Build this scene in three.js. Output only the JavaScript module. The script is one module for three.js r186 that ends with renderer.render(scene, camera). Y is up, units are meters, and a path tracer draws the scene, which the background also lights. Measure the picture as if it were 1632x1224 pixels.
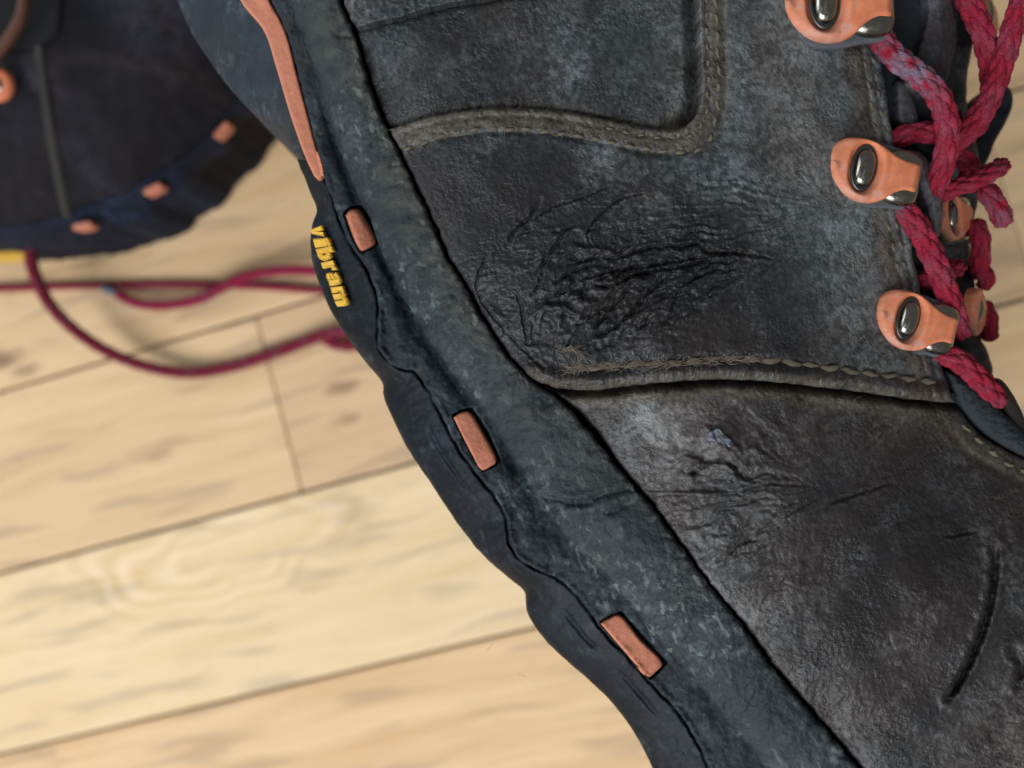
import * as THREE from 'three';
import { mergeGeometries } from 'three/addons/utils/BufferGeometryUtils.js';
import { RoundedBoxGeometry } from 'three/addons/geometries/RoundedBoxGeometry.js';
import { TextGeometry } from 'three/addons/geometries/TextGeometry.js';
import { FontLoader } from 'three/addons/loaders/FontLoader.js';
import { RectAreaLightUniformsLib } from 'three/addons/lights/RectAreaLightUniformsLib.js';

// ---------------------------------------------------------------- camera, light, exposure
const scene = new THREE.Scene();
const TILT = THREE.MathUtils.degToRad(7);          // the phone is held 7 degrees off the vertical
const CAMH = 0.291, FOCUS = 0.128;                 // metres from lens to floor / to the boot's side
const tilt = new THREE.Quaternion().setFromAxisAngle(new THREE.Vector3(0, 0, 1), -TILT);
const camera = new THREE.PerspectiveCamera(51.1, 4 / 3, 0.01, 20);
camera.position.set(0, CAMH, 0).applyQuaternion(tilt);
camera.up.set(0, 0, -1);
camera.lookAt(0, 0, 0);
camera.focus = 0.1275;
camera.userData.fStop = 11;
scene.background = new THREE.Color(0.17, 0.165, 0.16);      // soft light from the pale room all round
RectAreaLightUniformsLib.init();
const win = new THREE.RectAreaLight(new THREE.Color(0.95, 0.98, 1.0), 9.0, 1.3, 1.1);   // daylight window
win.position.set(-0.45, 1.25, 1.15);
win.lookAt(0, 0.1, 0);
scene.add(win);
const side = new THREE.RectAreaLight(new THREE.Color(0.80, 0.92, 1.0), 4.4, 1.0, 0.9);       // added bluish fill light at the heel's side, tinting the left flanks
side.position.set(-1.25, 0.85, -0.55);
side.lookAt(0, 0.1, 0);
scene.add(side);
const renderer = new THREE.WebGLRenderer({ antialias: true });
renderer.toneMapping = THREE.LinearToneMapping;
renderer.toneMappingExposure = 1.07;
renderer.shadowMap.enabled = true;

// ---------------------------------------------------------------- small tools
let seed = 12345;
const rnd = () => { seed = (seed * 1664525 + 1013904223) >>> 0; return seed / 4294967296; };
const PERM = new Uint8Array(512), GX = new Float32Array(256), GY = new Float32Array(256);
{
  const p = []; for (let i = 0; i < 256; i++) p[i] = i;
  for (let i = 255; i > 0; i--) { const j = Math.floor(rnd() * (i + 1)); [p[i], p[j]] = [p[j], p[i]]; }
  for (let i = 0; i < 512; i++) PERM[i] = p[i & 255];
  for (let i = 0; i < 256; i++) { const a = rnd() * Math.PI * 2; GX[i] = Math.cos(a); GY[i] = Math.sin(a); }
}
function noise(x, y) {                               // gradient noise, about -0.7 .. 0.7
  const X = Math.floor(x), Y = Math.floor(y), fx = x - X, fy = y - Y;
  const u = fx * fx * fx * (fx * (fx * 6 - 15) + 10), v = fy * fy * fy * (fy * (fy * 6 - 15) + 10);
  const a = PERM[X & 255], b = PERM[(X + 1) & 255], y0 = Y & 255, y1 = (Y + 1) & 255;
  const h00 = PERM[a + y0], h10 = PERM[b + y0], h01 = PERM[a + y1], h11 = PERM[b + y1];
  const n00 = GX[h00] * fx + GY[h00] * fy, n10 = GX[h10] * (fx - 1) + GY[h10] * fy;
  const n01 = GX[h01] * fx + GY[h01] * (fy - 1), n11 = GX[h11] * (fx - 1) + GY[h11] * (fy - 1);
  return (n00 + (n10 - n00) * u) + ((n01 + (n11 - n01) * u) - (n00 + (n10 - n00) * u)) * v;
}
function fbm(x, y, o = 4) { let s = 0, a = 1; for (let i = 0; i < o; i++) { s += a * noise(x + i * 17.3, y + i * 9.1); x *= 2.03; y *= 2.03; a *= 0.5; } return s; }
const clamp = (x, a = 0, b = 1) => Math.min(b, Math.max(a, x));
const smooth = (a, b, x) => { const t = clamp((x - a) / (b - a)); return t * t * (3 - 2 * t); };
const mix = (a, b, t) => a + (b - a) * t;
const gauss = (x, y, cx, cy, r) => Math.exp(-((x - cx) ** 2 + (y - cy) ** 2) / (r * r));
const counts = {};
const numbered = (n) => { const k = counts[n] = (counts[n] ?? -1) + 1; return k ? n + '_' + String(k).padStart(3, '0') : n; };
function meshOf(name, g, m, parent) { const o = new THREE.Mesh(g, m); o.name = parent === scene ? numbered(name) : name; o.castShadow = o.receiveShadow = true; parent.add(o); return o; }
function tag(o, label, category, group) { o.userData.label = label; o.userData.category = category; if (group) o.userData.group = group; return o; }

// tenths of a millimetre on the boot's side: L(x, y, h) is a point h mm above its reference plane, in the boot's own frame
const pf = (h) => (FOCUS - h * 1e-3) / FOCUS * 1e-4;
const L = (x, y, h) => new THREE.Vector3((x - 816) * pf(h), h * 1e-3, (y - 612) * pf(h));

function spline(pts, gap = 8, jitter = 0, js = 25) {   // smooth curve through points, resampled
  const c = new THREE.CatmullRomCurve3(pts.map((p) => new THREE.Vector3(p[0], p[1], 0)), false, 'centripetal');
  const n = Math.max(4, Math.round(c.getLength() / gap));
  return c.getSpacedPoints(n).map((p) => jitter ? [p.x + jitter * fbm(p.x / js + 3.7, p.y / js, 3), p.y + jitter * fbm(p.x / js + 91.2, p.y / js, 3)] : [p.x, p.y]);
}
class Poly {                                           // distance queries on a polyline / polygon, with a coarse bucket grid
  constructor(pts, closed = false) {
    this.p = pts; this.closed = closed; const n = pts.length;
    this.s = [];
    for (let i = 0; i < (closed ? n : n - 1); i++) { const a = pts[i], b = pts[(i + 1) % n]; this.s.push([a[0], a[1], b[0] - a[0], b[1] - a[1], 1 / Math.max(1e-9, (b[0] - a[0]) ** 2 + (b[1] - a[1]) ** 2)]); }
    this.cells = new Map(); this.C = 40;
  }
  near(x, y) {                                         // candidate segments for the bucket holding x, y
    const C = this.C, i = Math.floor(x / C), j = Math.floor(y / C), k = i * 100003 + j;
    let c = this.cells.get(k);
    if (!c) {
      const cx = (i + 0.5) * C, cy = (j + 0.5) * C, ds = this.s.map((s) => Math.sqrt(this.d2(s, cx, cy))), m = Math.min(...ds) + C * 1.4143;
      c = this.s.filter((_, q) => ds[q] <= m); this.cells.set(k, c);
    }
    return c;
  }
  d2(s, x, y) { const px = x - s[0], py = y - s[1], t = clamp((px * s[2] + py * s[3]) * s[4]); return (px - s[2] * t) ** 2 + (py - s[3] * t) ** 2; }
  dist(x, y) { let m = 1e18; for (const s of this.near(x, y)) { const d = this.d2(s, x, y); if (d < m) m = d; } return Math.sqrt(m); }
  inside(x, y) { let r = false; for (const s of this.s) { const y0 = s[1], y1 = s[1] + s[3]; if ((y0 > y) !== (y1 > y) && x < s[0] + s[2] * (y - y0) / s[3]) r = !r; } return r; }
  sd(x, y) { const d = this.dist(x, y); return this.inside(x, y) ? d : -d; }
  at(t) { const i = clamp(t, 0, 1) * (this.p.length - 1), k = Math.min(this.p.length - 2, Math.floor(i)), f = i - k, a = this.p[k], b = this.p[k + 1]; return [mix(a[0], b[0], f), mix(a[1], b[1], f), Math.atan2(b[1] - a[1], b[0] - a[0])]; }
  get length() { let l = 0; for (const s of this.s) l += Math.hypot(s[2], s[3]); return l; }
}
// a slab whose top is the height field hf(x, y, distanceToEdge) inside poly, its rim turned down by a wall `depth` mm high
function slab(poly, hf, { step = 2, depth = 12, round = 0, to = L, uv = (p) => [p.x, p.z] } = {}) {
  const P = poly instanceof Poly ? poly : new Poly(poly, true);
  let x0 = 1e9, x1 = -1e9, y0 = 1e9, y1 = -1e9;
  for (const [x, y] of P.p) { x0 = Math.min(x0, x); x1 = Math.max(x1, x); y0 = Math.min(y0, y); y1 = Math.max(y1, y); }
  const nx = Math.ceil((x1 - x0) / step) + 3, ny = Math.ceil((y1 - y0) / step) + 3; x0 -= step; y0 -= step;
  const D = new Float32Array(nx * ny), id = new Int32Array(nx * ny).fill(-1);
  for (let j = 0; j < ny; j++) for (let i = 0; i < nx; i++) D[j * nx + i] = P.sd(x0 + i * step, y0 + j * step) + 1e-4;
  const pos = [], uvs = [], idx = [], H = [], XY = [];
  const add = (x, y, d) => {
    let h = hf(x, y, Math.max(0, d));
    if (round && d < round) { const t = 1 - Math.max(0, d) / round; h -= round * 0.1 * (1 - Math.sqrt(Math.max(0, 1 - t * t))); }
    const p = to(x, y, h); pos.push(p.x, p.y, p.z); const w = uv(p, x, y); uvs.push(w[0], w[1]); H.push(h); XY.push(x, y); return H.length - 1;
  };
  const vert = (k) => id[k] >= 0 ? id[k] : (id[k] = add(x0 + (k % nx) * step, y0 + Math.floor(k / nx) * step, D[k]));
  const cuts = new Map(), rim = [];
  const cut = (a, b) => {
    const lo = Math.min(a, b), hi = Math.max(a, b), key = lo * 4000000 + hi; let v = cuts.get(key);
    if (v === undefined) { const t = D[lo] / (D[lo] - D[hi]); v = add(x0 + mix(lo % nx, hi % nx, t) * step, y0 + mix(Math.floor(lo / nx), Math.floor(hi / nx), t) * step, 0); cuts.set(key, v); }
    return v;
  };
  const tri = (a, b, c) => {
    const k = [a, b, c], out = []; let ex = [];
    for (let i = 0; i < 3; i++) {
      const p = k[i], q = k[(i + 1) % 3];
      if (D[p] > 0) out.push(vert(p));
      if ((D[p] > 0) !== (D[q] > 0)) { const v = cut(p, q); out.push(v); ex.push([v, D[p] > 0]); }
    }
    if (out.length < 3) return;
    for (let i = 1; i < out.length - 1; i++) idx.push(out[0], out[i], out[i + 1]);
    if (ex.length === 2) { const s = ex[0][1] ? ex : [ex[1], ex[0]]; rim.push([s[0][0], s[1][0]]); }   // leaves at s0, comes back at s1
  };
  for (let j = 0; j < ny - 1; j++) for (let i = 0; i < nx - 1; i++) {
    const a = j * nx + i, b = a + 1, c = a + nx, d = c + 1;
    if (D[a] <= 0 && D[b] <= 0 && D[c] <= 0 && D[d] <= 0) continue;
    tri(a, c, b); tri(b, c, d);
  }
  const top = new Map(), bot = new Map(), n0 = H.length;
  const wall = (v, low) => {
    const m = low ? bot : top; let w = m.get(v);
    if (w === undefined) { w = pos.length / 3; pos.push(pos[v * 3], pos[v * 3 + 1] - (low ? depth * 1e-3 : 0), pos[v * 3 + 2]); uvs.push(uvs[v * 2], uvs[v * 2 + 1] + (low ? depth * 1e-3 : 0)); m.set(v, w); }
    return w;
  };
  if (depth > 0) for (const [a, b] of rim) { const p = wall(a), q = wall(b), r = wall(a, 1), s = wall(b, 1); idx.push(p, r, q, q, r, s); }
  const g = new THREE.BufferGeometry();
  g.setAttribute('position', new THREE.Float32BufferAttribute(pos, 3)); g.setAttribute('uv', new THREE.Float32BufferAttribute(uvs, 2)); g.setIndex(idx);
  g.computeVertexNormals();
  return g;
}
function texture(w, h, fn, srgb, channels = 4) {       // fn(i, j, out) writes linear rgb
  const d = new Uint8Array(w * h * 4), o = [0, 0, 0];
  const enc = (v) => { v = clamp(v); return 255 * (v <= 0.0031308 ? v * 12.92 : 1.055 * v ** (1 / 2.4) - 0.055); };
  for (let j = 0; j < h; j++) for (let i = 0; i < w; i++) { fn(i, j, o); const k = (j * w + i) * 4; for (let c = 0; c < 3; c++) d[k + c] = srgb ? enc(o[c]) : clamp(o[c]) * 255; d[k + 3] = 255; }
  const t = new THREE.DataTexture(d, w, h, THREE.RGBAFormat); t.magFilter = THREE.LinearFilter; t.minFilter = THREE.LinearMipmapLinearFilter; t.generateMipmaps = true;
  t.wrapS = t.wrapT = THREE.RepeatWrapping; if (srgb) t.colorSpace = THREE.SRGBColorSpace; t.needsUpdate = true; return t;
}

// ---------------------------------------------------------------- the floor
const CA = Math.cos(THREE.MathUtils.degToRad(-15.3)), SA = Math.sin(THREE.MathUtils.degToRad(-15.3));
const ROW = 0.0688, ROW0 = -0.0505;
const floor = new THREE.Group(); floor.name = 'floor'; floor.userData.kind = 'structure'; floor.rotation.y = THREE.MathUtils.degToRad(15.3); scene.add(floor);
function woodTexture(k, o) {
  const W = 1024, Hh = 176, ox = k * 37.7;
  return texture(W, Hh, (i, j, c) => {
    const u = i / W * 400, v = j / Hh * 68.8;                               // mm along and across
    const wob = 5 * fbm(u / 90 + ox, v / 30, 3);
    let g = 0.5 + 0.55 * fbm(u / 120 + ox, (v + wob) / 5.5, 4) + 0.28 * fbm(u / 45 + ox, (v + wob) / 2.0, 3);
    if (o.fig) { const du = (u - o.fig[0]) / 2.2, dv = v - o.fig[1]; const r = Math.hypot(du + 9 * noise(u / 26, v / 17), dv * 1.15 + 6 * noise(u / 24 + 7, v / 15)); g += 0.6 * smooth(-0.45, 0.1, noise(u / 30 + 3, v / 24)) * Math.sin(r * 0.95) * smooth(40, 14, r) * smooth(2, 8, r); }
    g += 0.3 * fbm(u / 60 + ox + 40, v / 22, 2);
    let d = clamp(0.5 + (g - 0.5) * 0.62);
    const pores = smooth(0.32, 0.6, noise(u / 9 + ox, v / 0.7) + 0.25 * noise(u / 40, v / 6 + ox));
    let r = mix(o.a[0], o.b[0], d), gg = mix(o.a[1], o.b[1], d), b = mix(o.a[2], o.b[2], d);
    const grey = smooth(0.1, 0.5, fbm(u / 55 + ox + 9, (v + wob) / 7, 3)) * 0.22 + pores * 0.12;
    r *= 1 - grey; gg *= 1 - grey * 0.95; b *= 1 - grey * 0.8;
    for (const [ku, kv, kr, ks] of o.knots || []) { const q = Math.hypot((u - ku) / 2.6 + noise(u / 6, v / 4) * 1.5, v - kv + noise(u / 8 + 5, v / 4) * 1.5) / kr, s = ks * (1 - smooth(0.3, 1.1, q)); r *= 1 - s * 0.72; gg *= 1 - s * 0.76; b *= 1 - s * 0.78; }
    c[0] = r; c[1] = gg; c[2] = b;
  }, true);
}
const warm = [[0.51, 0.335, 0.175], [0.67, 0.485, 0.295]], pale = [[0.58, 0.415, 0.22], [0.72, 0.555, 0.36]], tan = [[0.50, 0.31, 0.15], [0.70, 0.495, 0.295]];
const WOOD = [
  { a: warm[0], b: warm[1], knots: [[326, 56, 5, 0.8], [336, 63, 3, 0.6]] },                                                                             // 0 plain
  { a: pale[0], b: pale[1], fig: [268, 12], knots: [[330, 12, 5, 0.3]] },                                  // 1 with a swirling figure
  { a: tan[0], b: tan[1], knots: [[110, 50, 3, 0.5], [250, 30, 2.5, 0.4]] },                               // 2
  { a: warm[0], b: warm[1], knots: [[262, 8, 4.5, 0.75], [275, 19, 3.5, 0.7], [150, 22, 3, 0.4], [348, 40, 3, 0.35]] },   // 3 left of the butt joint
  { a: [0.48, 0.315, 0.175], b: [0.63, 0.44, 0.265], knots: [[25, 34, 3.5, 0.6], [24, 46, 2.6, 0.5], [170, 12, 4, 0.4]] },  // 4 right of the butt joint
].map((o, k) => new THREE.MeshPhysicalMaterial({ map: woodTexture(k, o), roughness: 0.52, specularIntensity: 0.35 }));
function plank(row, a0, a1, mat, u0 = 0) {
  const w = a1 - a0 - 0.0002, d = ROW - 0.0010, g = new RoundedBoxGeometry(w, 0.008, d, 2, 0.0008);
  const p = g.attributes.position, uv = g.attributes.uv;
  for (let i = 0; i < p.count; i++) uv.setXY(i, (p.getX(i) + w / 2 + u0) / 0.4, (p.getZ(i) + d / 2) / ROW);
  const m = meshOf('plank', g, WOOD[mat], floor); m.position.set((a0 + a1) / 2, -0.004, ROW0 + (row + 0.5) * ROW);
}
{
  // row 0 lies between the first two seams seen; the butt joint of the picture is at a = -0.087
  plank(0, -0.487, -0.087, 3); plank(0, -0.087, 0.179, 4); plank(0, 0.179, 0.58, 0);
  plank(1, -0.40, 0.0 + 0.13, 1, 0.0); plank(1, 0.13, 0.53, 0, 0.1);
  plank(2, -0.56, -0.16 + 0.21, 2, 0.05); plank(2, 0.05, 0.45, 0, 0.2);
  plank(-1, -0.42, -0.02, 0, 0.1); plank(-1, -0.02, 0.33, 2, 0.02); plank(-1, 0.33, 0.73, 4, 0.1); plank(-1, -0.82, -0.42, 2);
  plank(0, -0.887, -0.487, 0); plank(1, -0.80, -0.40, 2); plank(1, 0.53, 0.93, 3); plank(0, 0.58, 0.98, 2);
  for (let r = -8; r < 10; r++) { if (r >= -1 && r <= 2) continue; const off = rnd() * 0.4; for (let k = -2; k < 2; k++) plank(r, k * 0.4 + off, k * 0.4 + 0.4 + off, (r * 3 + k + 44) % 5, rnd() * 0.3); }
  const sub = new THREE.Mesh(new THREE.BoxGeometry(2, 0.02, 1.4), new THREE.MeshStandardMaterial({ color: new THREE.Color().setRGB(0.10, 0.065, 0.04), roughness: 0.9 }));
  sub.name = 'subfloor'; sub.position.set(0, -0.0169, 0.05); sub.receiveShadow = true; floor.add(sub);
}

// ---------------------------------------------------------------- outlines of the boot in the foreground
const A = new Poly(spline([[520, -140], [545, 0], [565, 50], [580, 100], [600, 160], [618, 205], [640, 250], [665, 300], [690, 355], [715, 410], [745, 460], [775, 515], [810, 565], [848, 605], [880, 625], [920, 657], [960, 705], [1000, 760], [1040, 805], [1080, 860], [1130, 930], [1180, 990], [1230, 1060], [1290, 1130], [1370, 1224], [1470, 1340]], 6, 3.5, 18));
const B = new Poly(spline([[440, -140], [455, -40], [462, 0], [474, 40], [500, 110], [522, 180], [540, 235], [562, 290], [588, 342], [604, 390], [630, 450], [670, 520], [718, 590], [765, 650], [803, 710], [840, 765], [868, 815], [905, 862], [950, 905], [985, 945], [1030, 1000], [1100, 1080], [1200, 1200], [1320, 1340]], 6, 4, 24));
const C = new Poly(spline([[400, -140], [415, -60], [432, 0], [457, 50], [473, 110], [488, 170], [506, 240], [517, 285], [535, 328], [553, 380], [585, 430], [603, 480], [602, 545], [612, 572], [632, 584], [660, 592], [682, 620], [703, 660], [724, 702], [760, 755], [795, 800], [808, 830], [812, 865], [830, 892], [860, 908], [890, 922], [915, 945], [940, 975], [960, 1003], [1000, 1045], [1035, 1085], [1085, 1140], [1110, 1180], [1130, 1224], [1170, 1340]], 6, 3, 20));
const S = new Poly(spline([[250, -140], [270, -60], [283, 0], [310, 60], [340, 105], [370, 145], [400, 175], [430, 195], [458, 215], [470, 245], [482, 275], [496, 310], [505, 335], [497, 360], [495, 390], [500, 425], [512, 460], [530, 500], [555, 540], [585, 580], [610, 611], [611, 630], [625, 665], [650, 715], [690, 775], [730, 835], [770, 885], [812, 922], [836, 944], [840, 975], [865, 1015], [900, 1050], [940, 1085], [980, 1125], [1015, 1175], [1040, 1224], [1090, 1340]], 6, 0.9, 20));
const DD = new Poly(spline([[618, 207], [660, 193], [694, 184], [740, 177], [790, 173], [850, 174], [915, 181], [980, 194], [1053, 207], [1090, 203], [1112, 180], [1118, 140], [1117, 80], [1114, 20], [1112, -140]], 5, 2.5, 12));
const EE = new Poly(spline([[850, 604], [880, 616], [930, 622], [990, 616], [1060, 609], [1140, 604], [1220, 607], [1320, 618], [1400, 628], [1460, 637], [1524, 642]], 5, 2.5, 14));
const F = new Poly(spline([[1385, -140], [1395, 0], [1405, 100], [1420, 200], [1442, 330], [1468, 470], [1490, 550], [1524, 642], [1560, 690], [1600, 716], [1640, 736], [1800, 830]], 6, 3, 20));
const G = new Poly(spline([[560, 49], [600, 36], [640, 27], [690, 12], [750, 1], [820, -10], [900, -20]], 5, 2, 12));
const clip = (P, y0, y1) => P.p.filter((p) => p[1] >= y0 && p[1] <= y1);
const shift = (a, dx, dy = 0) => a.map((p) => [p[0] + dx, p[1] + dy]);
const rev = (a) => a.slice().reverse();

// creases: [width px, depth mm, points]
const CRACKS = [
  [5, 0.75, [[1205, 400], [1130, 402], [1110, 388], [1090, 393], [1060, 392], [1020, 400], [985, 410], [955, 411]]],
  [5, 0.95, [[1140, 412], [1090, 424], [1050, 432], [1010, 440], [970, 458], [945, 452]]],
  [4, 0.7, [[1235, 412], [1180, 405], [1120, 410], [1070, 418], [1020, 425], [960, 436], [920, 448]]],
  [5, 0.8, [[1060, 440], [1030, 470], [1000, 505], [965, 530], [945, 532]]],
  [4, 0.7, [[1010, 450], [985, 480], [955, 515], [940, 528]]],
  [4, 0.6, [[1150, 425], [1090, 455], [1075, 480], [1072, 490]]],
  [4, 0.6, [[960, 420], [920, 430], [885, 450], [878, 455]]],
  [4, 0.55, [[930, 352], [900, 370], [880, 400], [850, 440]]],
  [5, 0.7, [[862, 318], [845, 345], [820, 370], [810, 388]]],
  [3, 0.5, [[1030, 306], [985, 320], [950, 350], [937, 380], [950, 400]]],
  [3, 0.45, [[975, 295], [930, 315], [880, 330], [850, 350]]],
  [4, 0.5, [[822, 460], [830, 490], [836, 520], [842, 545]]],
  [4, 0.6, [[1042, 502], [1025, 520], [1010, 528]]],
  [9, 1.3, [[1586, 870], [1585, 915], [1580, 955], [1560, 1020], [1530, 1085], [1512, 1112]]],
  [4, 0.5, [[1500, 858], [1540, 850], [1562, 846]]],
  [5, 0.5, [[1425, 768], [1370, 786], [1330, 800], [1315, 812]]],
  [5, 0.35, [[1310, 790], [1240, 830], [1180, 868], [1130, 905]]],
  [4, 0.3, [[1300, 775], [1220, 770], [1160, 762], [1100, 770]]],
  [6, 0.9, [[1140, 735], [1115, 745], [1105, 755], [1108, 740]]],
  [4, 0.45, [[870, 400], [860, 450], [840, 480]]],
  [4, 0.4, [[780, 400], [760, 460], [800, 520], [870, 592]]],
  [4, 0.6, [[1545, 748], [1552, 738]]], [11, 0.9, [[1616, 1035], [1628, 1062], [1622, 1090]]],
  [4, 0.5, [[1292, 548], [1288, 560], [1294, 568]]],
];
{ // many finer cracks: a fan over the flex of the instep, a fainter one over the toe, and stray nicks
  const fan = (n, cx, cy, rx, ry, px0, py0, dmin, dmax, lmin, lmax) => { for (let k = 0; k < n; k++) {
    const a = rnd() * 6.283, q = Math.sqrt(rnd()); let x = cx + rx * q * Math.cos(a), y = cy + ry * q * Math.sin(a); const len = mix(lmin, lmax, rnd() ** 1.5), pts = [], m = Math.max(3, Math.round(len / 9)); let turn = (rnd() - 0.5) * 0.5;
    for (let i = 0; i <= m; i++) { pts.push([x, y]); const b2 = Math.atan2(y - py0, x - px0) + turn; x += Math.cos(b2) * len / m; y += Math.sin(b2) * len / m; turn += (rnd() - 0.5) * 0.7; turn *= 0.8; }
    CRACKS.push([mix(2.6, 4.6, rnd()), mix(dmin, dmax, rnd()), pts]);
  } };
  fan(34, 1020, 460, 130, 62, 1330, 330, 0.15, 0.5, 18, 60); fan(22, 930, 400, 110, 70, 1260, 250, 0.2, 0.6, 20, 70); fan(16, 800, 470, 70, 90, 900, 380, 0.15, 0.45, 14, 50);
  fan(24, 1180, 800, 120, 85, 1335, 785, 0.12, 0.42, 20, 80); fan(14, 1300, 620, 220, 40, 1300, 300, 0.1, 0.4, 10, 26); fan(26, 1300, 850, 280, 260, 1330, 785, 0.08, 0.4, 6, 26); fan(20, 1050, 120, 330, 110, 600, 400, 0.08, 0.35, 6, 26); fan(16, 1330, 380, 130, 140, 1000, 900, 0.1, 0.4, 6, 20);
}
const CREASES = CRACKS.map(([w, d, p]) => { const P = new Poly(spline(p, 4, 3, 7)); let x0 = 1e9, x1 = -1e9, y0 = 1e9, y1 = -1e9; for (const q of P.p) { x0 = Math.min(x0, q[0]); x1 = Math.max(x1, q[0]); y0 = Math.min(y0, q[1]); y1 = Math.max(y1, q[1]); } const ends = [P.p[0], P.p[P.p.length - 1]]; return { w: w * 0.5, d: d * (w > 8 ? 1.1 : 0.62), P, b: [x0 - 45, y0 - 45, x1 + 45, y1 + 45], ends }; });
function creases(x, y) {
  let h = 0;
  for (const c of CREASES) {
    if (x < c.b[0] || y < c.b[1] || x > c.b[2] || y > c.b[3]) continue;
    const q = c.P.dist(x, y), w = c.w * (1.1 + (c.w > 3.5 ? 0.3 : 1.2) * noise(x / 13, y / 13));
    const e = 1.3 * clamp(Math.min(Math.hypot(x - c.ends[0][0], y - c.ends[0][1]), Math.hypot(x - c.ends[1][0], y - c.ends[1][1])) / 22 + 0.15);
    h -= c.d * e * Math.exp(-((q / w) ** 2)); h += 0.25 * c.d * e * Math.exp(-(((q - w * 2.2) / (w * 1.3)) ** 2));
  }
  return h;
}
const flexMask = (x, y) => { const u = (x - 1000) * 0.94 - (y - 455) * 0.34, v = (x - 1000) * 0.34 + (y - 455) * 0.94; return Math.exp(-((u / 205) ** 2) - ((v / 92) ** 2)); };
function foldAt(x, y) { const r = Math.hypot(x - 1330, y - 330), a = Math.atan2(y - 330, x - 1330) + 0.07 * fbm(x / 50, y / 50, 3); return noise(a * 17, r / 105) + 0.35 * noise(a * 46 + 9, r / 38); }
function wrinkles(x, y) {                                // flex creases fanning out from the instep
  const m = flexMask(x, y); let h = 0;
  if (m > 0.02) {
    const n = foldAt(x, y), n2 = noise(x / 13 + 50, y / 10);
    h += m * (1.7 * n + 0.5 * Math.abs(n) + 0.20 * noise(x / 10, y / 9 + 3));
    h -= m * 0.45 * (1 - smooth(0.0, 0.10, Math.abs(n + 0.14))) * smooth(-0.3, 0.3, noise(x / 30, y / 30 + 7));
    h -= m * 0.22 * (1 - smooth(0, 0.09, Math.abs(n2))) * smooth(0, 0.35, noise(x / 28 + 9, y / 28));
  }
  const t = Math.exp(-(((x - 1170) / 140) ** 2) - (((y - 800) / 120) ** 2));   // fine folds on the toe
  if (t > 0.02) { const pv = smooth(50, 170, Math.hypot(x - 1330, y - 785)), a = Math.atan2(y - 785, x - 1330) + 0.17 * fbm(x / 60, y / 60, 3), n = noise(a * 18 + 4, Math.hypot(x - 1330, y - 785) / 90); h += pv * t * (0.85 * n + 1.3 * noise(a * 7 + 30, 0.5) - 0.08 * (1 - smooth(0, 0.12, Math.abs(n)))); }
  return h;
}
function upper(x, y) {
  const dF = F.dist(x, y), dA = A.dist(x, y);
  const tf = Math.max(0, 1 - dF / 330), ta = Math.max(0, 1 - dA / 190);
  return 3 - 8.5 * tf * tf - 2.8 * ta * ta + 0.9 * fbm(x / 170 + 5, y / 170, 2) + 0.22 * fbm(x / 42, y / 42 + 3, 3) + 0.16 * fbm(x / 19 + 8, y / 19, 3) * smooth(-0.3, 0.4, noise(x / 90, y / 90 + 4)) + 0.06 * fbm(x / 9, y / 9, 3) + wrinkles(x, y) + creases(x, y);
}
// ---------------------------------------------------------------- leather and rubber surfaces
const TX0 = -0.06, TZ0 = -0.08, TS = 0.15;             // the sheet of colour, metres on the boot's side
const planar = (p) => [(p.x - TX0) / TS, (p.z - TZ0) / TS];
const TN = 2048, px = (i) => (TX0 + (i + 0.5) / TN * TS) * 1e4 + 816, py = (j) => (TZ0 + (j + 0.5) / TN * TS) * 1e4 + 612;
const DUST_AND_SHEEN = [[1390, 400, 190, 0.38], [1265, 110, 190, 0.32], [850, 100, 170, 0.10], [1070, 690, 90, 0.30], [1130, 860, 70, 0.26], [1180, 980, 90, 0.22], [1030, 640, 60, 0.3], [1440, 640, 150, 0.06], [1600, 1150, 150, 0.06], [1330, 1000, 200, -0.08], [1450, 800, 160, -0.07], [960, 265, 35, 0.3], [1100, 40, 80, 0.15], [700, 340, 150, -0.28], [900, 450, 170, -0.34], [1090, 480, 150, -0.28], [1250, 800, 190, -0.05], [1400, 1000, 170, -0.04], [780, 120, 110, -0.08], [1220, 520, 120, -0.08], [380, 100, 100, 0.15]];  // dusty and dark zones; the palest, far right, paint sheen into the colour
const DDo = new Poly(shift(DD.p, 8, 20)), pale0 = new Poly(spline([[937, 385], [955, 345], [1000, 318], [1045, 308], [1075, 330], [1090, 372], [1050, 392], [990, 406], [950, 402], [937, 385]], 6, 4, 10), true);
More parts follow.
